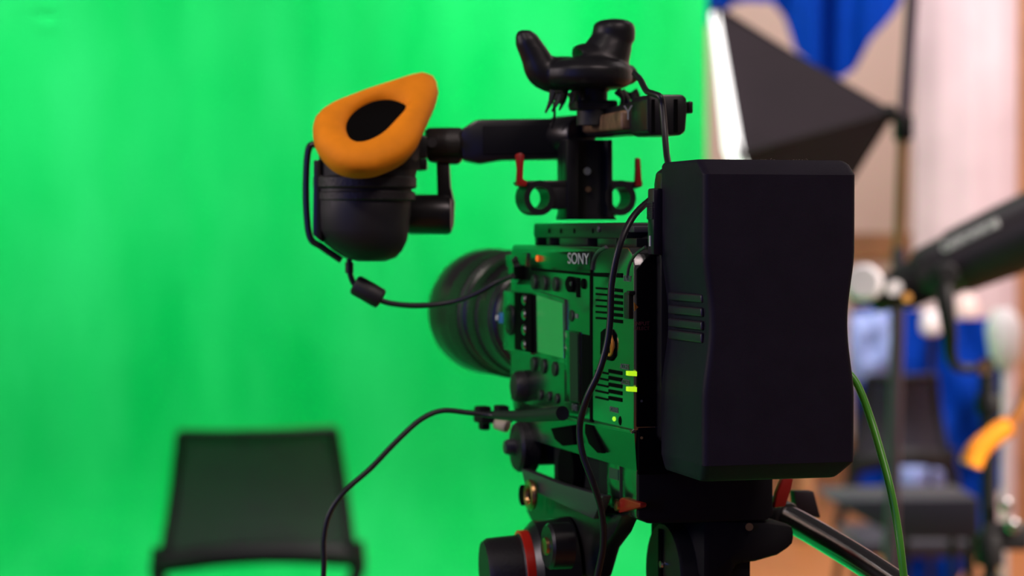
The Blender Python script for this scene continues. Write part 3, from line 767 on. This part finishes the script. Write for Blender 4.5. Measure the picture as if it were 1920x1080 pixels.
    part('focus_ring', 'lensband', lens, lambda b: (lathe(b, A+VX*.118, VX, [(0, .0425), (.001, .0436), (.030, .0436), (.031, .0425)], 72), ridges(b, .120, .148, .0436)))
    part('zoom_ring', 'lensband', lens, lambda b: (lathe(b, A+VX*.082, VX, [(0, .0400), (.001, .0412), (.022, .0412), (.023, .0400)], 72), ridges(b, .084, .103, .0412)))
    part('iris_ring', 'lensband', lens, lambda b: (lathe(b, A+VX*.056, VX, [(0, .0385), (.001, .0397), (.014, .0397), (.015, .0385)], 72),))
    part('front_glass', 'gloss', lens, lambda b: lathe(b, A+VX*.190, VX, [(0, .038), (.004, .030), (.006, .001)], 48))
    def lab(b, ang, d, s1, s2, r):
        a = math.radians(ang); dd = Vector((-math.cos(a), 0, math.sin(a))); y = VX.cross(dd)
        box(b, A+VX*d+dd*r, (.0009, s1, s2), .0003, Matrix((dd, y, VX)).transposed())
    part('scale_mark', 'brass', lens, lambda b: lab(b, 55, .030, .009, .007, .0362))
    part('scale_mark', 'brass', lens, lambda b: lab(b, -25, .030, .006, .007, .0362))
    part('lens_switch', 'bluem', lens, lambda b: (lab(b, 2, .030, .007, .010, .038),))
    part('switch_tip', 'palew', lens, lambda b: (lab(b, 2, .036, .0035, .0035, .0392),))
    return t
camera_body()

# ---- cheese plate, riser and rod clamps, top handle
def top_handle():
    base = R(1110, 452, .24)
    t = thing('top_handle', 'black top handle rig with red levers and rod clamps, bolted over the camera body', 'camera handle', base, rig=True)
    z0 = BT+.0005
    # plate: thin slab on small feet, green shows between
    za, zb = S(1080, 418, .0).z, S(1080, 447, .0).z
    vf, vb = S(1000, 440, 0).y, .125
    part('plate', 'metal', t, lambda b: box(b, (.032, (vf+vb)/2, (za+zb)/2), (.064, vf-vb, za-zb), .0015))
    for xa, xb in ((1000, 1005), (1022, 1028), (1046, 1098), (1117, 1152), (1162, 1190)):
        part('plate_foot', 'metal', t, lambda b: prism(b, [Vector((.001, S(xa, 440, 0).y, z0-.0005)), Vector((.001, S(xb, 440, 0).y, z0-.0005)), Vector((.001, S(xb, 440, 0).y, zb+.0005)), Vector((.001, S(xa, 440, 0).y, zb+.0005))], UX*.060, .0006))
    for x in (1030, 1052, 1077, 1112):
        part('plate_hole', 'recess', t, lambda b: sdisc(b, x, 433, 5, u=0, out=.0003, t=.0006, bev=.0001))
    part('plate_bolt', 'greym', t, lambda b: sdisc(b, 1124, 430, 6, u=0, out=.0012, t=.001))
    part('plate_edge', 'greym', t, lambda b: box(b, (.03, vb-.004, (za+zb)/2+.001), (.055, .010, .004), .001))
    # quick release puck near the battery
    part('puck', 'metal', t, lambda b: lathe(b, (.028, .118, z0), (0, 0, 1), [(0, .020), (.004, .020), (.006, .016), (.010, .014)], 32))
    # riser column
    V = .265
    def pr(bm, px, v, th, bev=.001): prism(bm, [R(x, y, v) for x, y in px], VX*th, bev)
    def col(b):
        outer = [(1064, 262), (1148, 262), (1150, 400), (1158, 412), (1060, 412), (1064, 400)]
        pr(b, outer, V+.006, .022)
        # raised border making the arch slot
    part('riser', 'metal', t, col)
    part('riser_rib', 'metal', t, lambda b: pr(b, [(1064, 262), (1085, 262), (1085, 410), (1062, 410)], V, .010))
    part('riser_rib', 'metal', t, lambda b: pr(b, [(1138, 262), (1149, 262), (1150, 408), (1138, 408)], V, .010))
    part('riser_hole', 'lcd', t, lambda b: cyl(b, R(1101, 321, V+.006), R(1101, 321, V+.0045), .0024, n=18))
    part('riser_bolt', 'brass', t, lambda b: cyl(b, R(1103, 355, V+.006), R(1103, 355, V+.0035), .0018, n=18))
    # clamps either side, each with a see-through rod hole
    def clampmesh(b, cx, cy, rx, x_out, side):
        c = R(cx, cy, V); n = 32
        ri = abs((R(cx, cy-21, V)-c).z); ro = abs((R(cx, cy-33, V)-c).z)
        rings = []
        for (r, v) in ((ri, 0), (ro, 0), (ro, .020), (ri, .020), (ri, 0)):
            rings.append([c + Vector((r*math.cos(2*math.pi*i/n)*(.92), v, r*math.sin(2*math.pi*i/n))) for i in range(n)])
        loft(b, rings, cap=False)
    lc = part('rod_clamp', 'metal', t, lambda b: (clampmesh(b, 1012, 371, 20, 985, -1),
              pr(b, [(978, 339), (1066, 338), (1066, 354), (1030, 354), (1004, 348), (986, 350), (978, 346)], V+.001, .018),
              pr(b, [(1034, 350), (1067, 350), (1067, 392), (1030, 392), (1036, 376)], V+.001, .018)))
    rc = part('rod_clamp', 'metal', t, lambda b: (clampmesh(b, 1164, 371, 20, 1190, 1),
              pr(b, [(1146, 338), (1206, 341), (1205, 350), (1192, 354), (1178, 352), (1150, 352)], V+.001, .018),
              pr(b, [(1146, 350), (1148, 392), (1150, 404), (1143, 404), (1143, 350)], V+.001, .018)))
    part('clamp_lever', 'red', lc, lambda b: pr(b, [(969, 290), (976, 286), (984, 290), (982, 312), (981, 336), (990, 340), (987, 350), (970, 348), (972, 318)], V-.002, .005, .0008))
    part('clamp_lever', 'red', rc, lambda b: pr(b, [(1194, 296), (1201, 296), (1203, 324), (1205, 349), (1192, 349), (1194, 322)], V-.002, .005, .0008))
    # grip: long bar running back towards us
    gu = .036
    def bar(px0, v0, px1, v1, halfw, bev=.003, m='metal', name='grip'):
        (x0, ya0, yb0), (x1, ya1, yb1) = px0, px1
        a0, b0 = R(x0, ya0, v0), R(x0, yb0, v0); a1, b1 = R(x1, ya1, v1), R(x1, yb1, v1)
        def f(b):
            r0 = [a0+UX*(-halfw), a0+UX*halfw, b0+UX*halfw, b0-UX*halfw]; r1 = [a1-UX*halfw, a1+UX*halfw, b1+UX*halfw, b1-UX*halfw]
            tt = bmesh.new(); loft(tt, [r0, r1]); bmesh.ops.recalc_face_normals(tt, faces=tt.faces)
            bmesh.ops.bevel(tt, geom=list(tt.edges), offset=bev, segments=3, profile=.5, affect='EDGES'); merge(b, tt)
        return part(name, m, t, f)
    bar((1075, 222, 262), .335, (1232, 186, 250), .175, .010, .003, 'metal')
    bar((1098, 228, 252), .315, (1200, 207, 244), .195, .0118, .002, 'gripleather', 'grip_pad')
    def rearblk(b):
        rslab(b, [(1213, 186), (1220, 177), (1280, 177), (1288, 184), (1289, 206), (1286, 246), (1276, 254), (1222, 254), (1213, 246)], .150, .028, .0012)
        box(b, R(1290, 202, .16), (.003, .010, .007), .001)
    part('handle_end', 'metal', t, rearblk)
    part('end_groove', 'recess', t, lambda b: (rslab(b, [(1264, 186), (1271, 186), (1271, 248), (1264, 248)], .1495, .001), rslab(b, [(1222, 186), (1228, 186), (1228, 248), (1222, 248)], .1495, .001)))
    letters('emblem', 'Y', 'dimprint', t, R(1196, 213, .1745)+Vector((-.006, 0, 0)), (.5, -.85, 0), WX, .012)
    part('pivot', 'metal', t, lambda b: cyl(b, G(1040, 256, 1.50), G(1092, 252, 1.48), .0125, n=32, bev=.002))
    part('lock_ring', 'red', t, lambda b: lathe(b, G(1032, 255, 1.503), G(1092, 252, 1.48)-G(1040, 256, 1.50), [(0, .0085), (.001, .0096), (.0045, .0096), (.0055, .0085)], 36))
    # mount of the tracker: post and foam shreds
    def post(b):
        cyl(b, R(1110, 235, .25), R(1110, 160, .25), .0095, n=24)
        box(b, R(1112, 198, .25), (.026, .020, .006), .0015)
    part('tracker_post', 'rubber', t, post)
    def shreds(b):
        random.seed(11)
        for i in range(26):
            x = random.uniform(1028, 1195); y = 172+random.uniform(-4, 6)
            v = .25+random.uniform(-.02, .02); p = R(x, y, v); L = random.uniform(.006, .014)
            if x < 1045: L = .015
            q = p + Vector(((-.35 if x < 1060 else random.uniform(-.3, .5))*L, random.uniform(-.3, .3)*L, -L*.9))
            tube(b, [p, (p+q)/2+Vector((.001, 0, .0005)), q], lambda s: .0026*(1-.75*s), k=3, n=7)
    f = part('tape_shred', 'rubber', t, shreds); f['kind'] = 'stuff'
    part('wire', 'cable', t, lambda b: tube(b, [R(1038, 190, .28), R(1040, 215, .28), R(1034, 240, .285)], .0009, n=8))
    return t
top_handle()

# ---- tracker
def tracker():
    v = .25
    base = R(1105, 168, v)
    b = NB()
    P = lambda x, y, dv=0: R(x, y, v+dv)
    sc = (P(1000, 100)-P(1100, 100)).length/100
    # saucer body
    lathe(b, P(1098, 158), (0, 0, 1), [(-9*sc, 60*sc), (-4*sc, 76*sc), (8*sc, 84*sc), (26*sc, 84*sc), (38*sc, 72*sc), (47*sc, 40*sc)], 40, sx=1, sy=1)
    # left horn, right horn, and the far horn
    tube(b, [P(1065, 143), P(1020, 135), P(1003, 105), P(985, 72)], lambda t: (36-15*t)*sc, n=18)
    lathe(b, P(985, 72), (0, 0, 1), [(-17*sc, 6*sc), (-10*sc, 16*sc), (0, 19*sc), (10*sc, 16*sc), (15*sc, 9*sc)], 18)
    tube(b, [P(1100, 135), P(1128, 118), P(1142, 90), P(1149, 68)], lambda t: (52-16*t)*sc, n=20)
    lathe(b, P(1151, 66), (0, 0, 1), [(-12*sc, 38*sc), (10*sc, 39*sc), (20*sc, 36*sc), (26*sc, 27*sc), (29*sc, 12*sc)], 28)
    tube(b, [P(1100, 135), P(1085, 130, .03), P(1120, 118, .045)], lambda t: (30-8*t)*sc, n=16)
    tube(b, [P(1150, 135), P(1178, 140), P(1192, 134)], lambda t: (26-13*t)*sc, n=16)
    b = fuse(b, .0011, 10)
    o = finish(b, 'motion_tracker', mat('tracker_plastic', (.009, .009, .011), .42, spec=.35), base=base, rig=True, sharp=80)
    tag(o, 'black three lobed motion tracker puck with raised horns, on top of the camera handle', 'tracker')
    return o
tk = tracker()
part('logo_mark', 'dimprint', tk, lambda b: ringm(b, R(1158, 70, .25)+Vector((0, -.0118, .001)), (0, 1, .1), .0014, .0003, 20, 6))

# ---- viewfinder arm and viewfinder
def viewfinder():
    base = G(700, 480, 1.47)
    t = thing('viewfinder', 'black camera viewfinder with an orange padded eyecup, on an arm left of the handle', 'viewfinder', base, rig=True)
    Y = 1.50
    g = lambda x, y, dY=0: G(x, y, Y+dY)
    def gp(bm, px, dY, th, bev=.0015): prism(bm, [g(x, y, dY) for x, y in px], RIGI.to_3x3() @ Vector((0, th, 0)), bev)
    part('arm', 'metal', t, lambda b: gp(b, [(862, 244), (893, 224), (1058, 222), (1062, 298), (940, 299), (898, 306), (866, 300)], -.012, .030, .002))
    part('arm_recess', 'black', t, lambda b: gp(b, [(905, 236), (1045, 234), (1045, 288), (905, 290)], -.0128, .002, .0006))
    part('arm_joint', 'lensband', t, lambda b: cyl(b, g(800, 270), g(868, 270), .0105, n=28, bev=.002))
    part('arm_joint', 'metal', t, lambda b: (gp(b, [(795, 242), (872, 242), (875, 285), (860, 308), (802, 304)], -.006, .018, .002),))
    part('joint_screw', 'greym', t, lambda b: (cyl(b, g(810, 267, -.008), g(810, 267, -.011), .0032, n=16),))
    part('drop_bracket', 'metal', t, lambda b: gp(b, [(818, 300), (842, 300), (845, 350), (852, 380), (850, 425), (838, 438), (822, 438), (820, 372)], -.004, .014, .0015))
    part('side_motor', 'metal', t, lambda b: cyl(b, g(762, 402), g(848, 402), .0128, n=32, bev=.003))
    part('strut', 'metal', t, lambda b: gp(b, [(770, 296), (800, 296), (800, 318), (784, 320), (770, 316)], -.006, .016, .001))
    # barrel
    ctr = [(695, 268, .046, 95), (692, 300, .040, 94), (688, 332, .034, 91), (684, 345, .034, 86), (682, 352, .030, 91), (680, 395, .026, 90), (679, 430, .022, 88), (683, 452, .018, 80), (690, 470, .014, 64), (694, 483, .012, 48), (697, 490, .010, 26)]
    def barrel(b):
        rings = []
        for x, y, d, r in ctr:
            c = W(x, y, 1.50-d*.0-.03); rm = r*c.y/F
            rings.append([RIGI @ (c + Vector((rm*math.cos(2*math.pi*i/40), rm*.92*math.sin(2*math.pi*i/40), 0))) for i in range(40)])
        loft(b, rings)
    bar = part('barrel', 'body2', t, barrel, sharp=40)
    def band(y, r, h):
        c = W(684, y, 1.47); rm = r*c.y/F
        rings = [[RIGI @ (c+Vector((q*math.cos(2*math.pi*i/40), q*.92*math.sin(2*math.pi*i/40), z))) for i in range(40)] for z, q in ((-h, rm-.001), (-h*.7, rm), (h*.7, rm), (h, rm-.001))]
        return rings
    part('focus_ring', 'lensband', t, lambda b: loft(b, band(342, 97, .004)))
    part('focus_ring', 'lensband', t, lambda b: loft(b, band(368, 95, .003)))
    # open loop on the left
    part('hinge_bracket', 'metal', t, lambda b: (tube(b, [g(600, 272, -.03), g(580, 276, -.03), g(574, 330, -.03), g(575, 400, -.03), g(582, 446, -.03), g(602, 462, -.03), g(640, 488, -.03)], .0022, k=6, n=10),
                                                 gp(b, [(588, 300), (602, 300), (604, 455), (586, 440)], -.045, .012, .001)))
    part('catch', 'metal', t, lambda b: gp(b, [(774, 250), (800, 255), (800, 296), (772, 300)], -.03, .012, .0012))
    # eyecup
    outer = [(588, 232), (593, 208), (622, 188), (662, 173), (705, 158), (750, 142), (788, 130), (808, 130), (820, 142), (823, 165), (812, 195), (797, 228), (785, 255), (765, 276), (735, 292), (700, 303), (662, 303), (628, 292), (604, 272), (591, 252)]
    inner = [(650, 238), (652, 222), (664, 205), (684, 191), (706, 183), (730, 181), (750, 186), (762, 193), (757, 204), (742, 220), (724, 238), (706, 252), (688, 261), (670, 263), (657, 254)]
    cpx = (706, 222)
    n = Vector((.12, -.62, .78)).normalized(); o0 = W(*cpx, 1.452)
    def onp(x, y, off=0):
        d = ray(x, y); c = Vector((0, 0, CAMZ)); q = o0 + n*off
        return c + d*((q-c).dot(n)/d.dot(n))
    def resample(L, N=64):
        pts = [Vector((x, y, 0)) for x, y in L]
        sp = []
        m = len(pts)
        for i in range(m):
            a, b, c, d = pts[i-1], pts[i], pts[(i+1) % m], pts[(i+2) % m]
            for j in range(10):
                s = j/10; sp.append(.5*((2*b)+(c-a)*s+(2*a-5*b+4*c-d)*s*s+(3*b-a-3*c+d)*s**3))
        out = []
        for k in range(N):
            th = 2*math.pi*k/N; best = None; dd = Vector((math.cos(th), math.sin(th), 0)); cc = Vector((*cpx, 0))
            for i in range(len(sp)):
                a, b = sp[i]-cc, sp[(i+1) % len(sp)]-cc
                ca, cb = dd.x*a.y-dd.y*a.x, dd.x*b.y-dd.y*b.x
                if ca*cb <= 0 and ca != cb:
                    p = a.lerp(b, ca/(ca-cb))
                    if p.dot(dd) > 0 and (best is None or p.dot(dd) > best): best = p.dot(dd)
            out.append((cc.x+dd.x*best, cc.y+dd.y*best))
        return out
    O_, I_ = resample(outer), resample(inner)
    def cup(b):
        rings = []
        def mixr(s, off, scale=1.0):
            r = []
            for (ox, oy), (ix, iy) in zip(O_, I_):
                x, y = ix+(ox-ix)*s, iy+(oy-iy)*s
                p = onp(x, y); r.append(RIGI @ (p+n*off))
            return r
        rings.append(mixr(-.02, -.004)); rings.append(mixr(.02, -.0018)); rings.append(mixr(.12, .0008)); rings.append(mixr(.28, .0022)); rings.append(mixr(.5, .0026))
        rings.append(mixr(.72, .0018)); rings.append(mixr(.88, -.0002)); rings.append(mixr(.97, -.0028)); rings.append(mixr(1.0, -.0060))
        rings.append(mixr(.97, -.0100)); rings.append(mixr(.86, -.0150)); rings.append(mixr(.70, -.018))
        loft(b, rings, cap=False)
    part('eyecup', 'orange', t, cup, sharp=80)
    def eye(b):
        c0 = onp(706, 222)
        def rg(k, off): return [RIGI @ (c0+(onp(ix, iy)-c0)*k+n*off) for ix, iy in I_]
        loft(b, [rg(1.015, -.0025), rg(.985, -.0065), rg(.93, -.014), rg(.55, -.018), rg(.1, -.019)])
    part('eyepiece_glass', 'recess', t, eye)
    def collar(b):
        rings = []
        for s, dz in ((.80, -.014), (.86, -.022), (.80, -.032)):
            pass
        top = []
        for (ox, oy), (ix, iy) in zip(O_, I_):
            x, y = ix+(ox-ix)*.72, iy+(oy-iy)*.72; top.append(onp(x, y)-n*.012)
        c = W(694, 318, 1.47); rm = 93*c.y/F
        low = []
        for k, p in enumerate(top):
            q = p-c; a = math.atan2(q.y, q.x); low.append(c+Vector((rm*math.cos(a), rm*.92*math.sin(a), 0)))
        mid = [p.lerp(q, .5) for p, q in zip(top, low)]
        loft(b, [[RIGI @ p for p in r] for r in (top, mid, low)], cap=False)
        bmesh.ops.solidify(b, geom=list(b.faces), thickness=.0015)
    part('collar', 'body2', t, collar, sharp=80)
    return t
viewfinder()

# ---- cables
def cable(name, label, cat, pts, r, m, extra=None, base_i=-1):
    P = [G(*p) for p in pts]
    t = thing(name, label, cat, P[base_i], rig=True)
    part('cord', m, t, lambda b: tube(b, P, r, n=14))
    if extra: extra(t, P)
    return t
def ferr(t, P):
    a, b_ = G(664, 532, 1.475), G(716, 562, 1.475)
    part('ferrite', 'body2', t, lambda b: cyl(b, a, b_, .0066, n=24, bev=.002))
    part('strain_relief', 'body2', t, lambda b: cyl(b, G(655, 492, 1.475), G(655, 512, 1.475), .0026, n=14))
cable('viewfinder_cable', 'black cable with a ferrite bead looping from the viewfinder to the camera body', 'cable',
      [(655, 485, 1.475), (655, 508, 1.475), (666, 535, 1.475), (692, 550, 1.475), (725, 567, 1.475), (780, 573, 1.475), (840, 568, 1.475), (890, 552, 1.47), (930, 530, 1.465), (962, 517, 1.455)], .0018, 'cable', ferr)
def plugx(t, P):
    part('plug', 'body2', t, lambda b: tube(b, [G(930, 778, 1.455), G(985, 780, 1.42), G(1055, 775, 1.37)], lambda s: .0028+.0016*s, n=14))
cable('power_cable', 'black cable drooping from the lower camera side down across the office chair', 'cable',
      [(1050, 776, 1.372), (985, 780, 1.42), (930, 779, 1.455), (880, 774, 1.46), (830, 770, 1.46), (790, 786, 1.455), (745, 826, 1.45), (695, 878, 1.445), (648, 920, 1.44), (618, 962, 1.44), (607, 1010, 1.44), (607, 1070, 1.44), (600, 1180, 1.44)], .0017, 'cable', plugx)
cable('tracker_cable', 'long thin black cable running from the tracker down the left side of the camera', 'cable',
      [(1190, 138, 1.38), (1201, 150, 1.36), (1212, 170, 1.345), (1226, 176, 1.335), (1238, 182, 1.33), (1242, 200, 1.33), (1246, 245, 1.325), (1250, 290, 1.315), (1256, 330, 1.30), (1240, 365, 1.290), (1218, 376, 1.285), (1186, 408, 1.27), (1162, 460, 1.262), (1147, 530, 1.262), (1144, 600, 1.262), (1137, 650, 1.262), (1122, 700, 1.262), (1100, 748, 1.265), (1087, 800, 1.27), (1092, 850, 1.27), (1112, 905, 1.27), (1128, 960, 1.275), (1131, 1020, 1.28), (1120, 1080, 1.285), (1100, 1180, 1.29)], .00185, 'cable')
cable('green_cable', 'bright green cable hanging in a curve behind the right edge of the battery', 'cable',
      [(1575, 690, 1.30), (1597, 706, 1.298), (1614, 735, 1.295), (1634, 790, 1.29), (1652, 850, 1.28), (1668, 910, 1.27), (1681, 975, 1.265), (1690, 1040, 1.26), (1697, 1110, 1.26), (1700, 1200, 1.26)], .0021, 'gcable')

# ---- tripod
def tripod():
    hx = RIG @ Vector((.035, .17, -.25))
    base = RIGI @ Vector((hx.x, hx.y, 0))
    t = thing('tripod', 'black fluid head tripod with a red banded knob, carrying the film camera', 'tripod', base, rig=True)
    def pl(b): sslab(b, [(976, 878), (1046, 906), (1130, 930), (1112, 974), (1060, 950), (985, 914)], u=-.013, t=.006, bev=.001)
    part('side_rail', 'greym', t, pl)
    def plate(b): box(b, (.035, .245, R(1300, 981, .10).z-.002), (.070, .14, .008), .002)
    part('camera_plate', 'metal', t, plate)
    part('rail_bolt', 'brass', t, lambda b: (ringm(b, S(995, 928, -.016), UX, .0075, .0022, 28, 8),))
    part('bolt_core', 'recess', t, lambda b: lathe(b, S(995, 928, -.010), -UX, [(0, .0065), (.006, .0065)], 24))
    part('head_plate', 'metal', t, lambda b: sslab(b, [(990, 915), (1110, 960), (1165, 965), (1150, 1000), (1128, 1030), (1112, 1085), (1000, 1085), (1000, 990), (985, 960)], u=-.004, t=.012, bev=.003))
    # left drum knob with red band
    u0 = -.012
    kc = S(960, 1075, -.03)
    kc = G(1010, 1072, 1.40)
    AX = Vector((-1, .1, -.05)).normalized()
    pk = 1.40/F
    part('counterbalance_drum', 'metal', t, lambda b: lathe(b, kc-AX*.02, AX, [(0, 100*pk), (.022, 96*pk), (.026, 84*pk)], 48))
    dr = part('adjust_knob', 'lensband', t, lambda b: lathe(b, kc, AX, [(0, 78*pk), (.010, 78*pk), (.012, 72*pk), (.030, 70*pk), (.033, 64*pk)], 48))
    part('red_band', 'redb', dr, lambda b: lathe(b, kc+AX*.0045, AX, [(0, 80*pk), (.0065, 80*pk)], 48))
    rc = G(1036, 1024, 1.345)
    part('rosette', 'metal', t, lambda b: lathe(b, rc+UX*.01, -UX, [(0, .0135), (.012, .0135), (.0135, .012)], 36))
    part('rosette_bolt', 'brass', t, lambda b: lathe(b, rc-UX*.003, -UX, [(0, .0056), (.002, .005), (.0025, .002)], 24))
    # right drum disc
    rd = S(1243, 1078, .028)
    ry = abs((S(1243, 980, .028)-rd).z)
    dd = part('tilt_drum', 'metal', t, lambda b: lathe(b, rd+UX*.036, -UX, [(0, ry*.97), (.034, ry), (.036, ry-.001)], 56))
    part('drum_slot', 'recess', dd, lambda b: box(b, rd+Vector((-.0004, .003, .006)), (.001, .006, .040), .0003))
    part('drum_screw', 'chrome', dd, lambda b: lathe(b, rd+Vector((-.0005, .0005, ry*.2-.0)), -UX, [(0, .0024), (.001, .002)], 18))
    def headr(b):
        v = .10
        rslab(b, [(1318, 975), (1440, 978), (1492, 985), (1492, 1022), (1462, 1042), (1420, 1054), (1382, 1058), (1374, 1090), (1318, 1090)], v, .08, .004)
        box(b, (.055, .15, -.185), (.030, .09, .03), .004)
    part('head_block', 'black', t, headr)
    part('head_bolt', 'brass', t, lambda b: cyl(b, R(1405, 988, .101), R(1405, 988, .098), .0022, n=16))
    # head centre and bowl
    part('bowl', 'metal', t, lambda b: lathe(b, (.035, .17, -.30), (0, 0, 1), [(0, .045), (.02, .05), (.05, .045), (.075, .04)], 40))
    part('centre_hub', 'metal', t, lambda b: lathe(b, (.035, .17, -.38), (0, 0, 1), [(0, .05), (.01, .06), (.07, .06), (.085, .048)], 40))
    # pan bar
    A = [G(1448, 962, 1.40), G(1490, 978, 1.385), G(1560, 1018, 1.35), G(1640, 1068, 1.31), G(1740, 1138, 1.26), G(1850, 1225, 1.2)]
    ph = part('pan_bar', 'barmetal', t, lambda b: tube(b, A, .0078, n=28))
    part('pan_bar_clamp', 'metal', t, lambda b: cyl(b, G(1425, 955, 1.41), G(1478, 975, 1.39), .0105, n=28, bev=.002))
    part('clamp_lever', 'spot', t, lambda b: prism(b, [G(1489, 921, 1.44), G(1526, 921, 1.44), G(1540, 972, 1.44), G(1494, 965, 1.44)], VX*.008, .001))
    for a in (1.1, 3.2, 5.3):
        top = Vector((.035+.05*math.cos(a), .17+.05*math.sin(a), -.34)); foot = Vector((.035+.52*math.cos(a), .17+.52*math.sin(a), -CAMZ+.02))
        kn = top.lerp(foot, .5)
        lg = part('leg', 'metal', t, lambda b: (cyl(b, top, kn, .016, n=18), cyl(b, kn, foot, .012, n=18)))
        part('foot', 'body2', lg, lambda b: cyl(b, foot+Vector((0, 0, .01)), foot-Vector((0, 0, .02)), .02, n=20))
tripod()
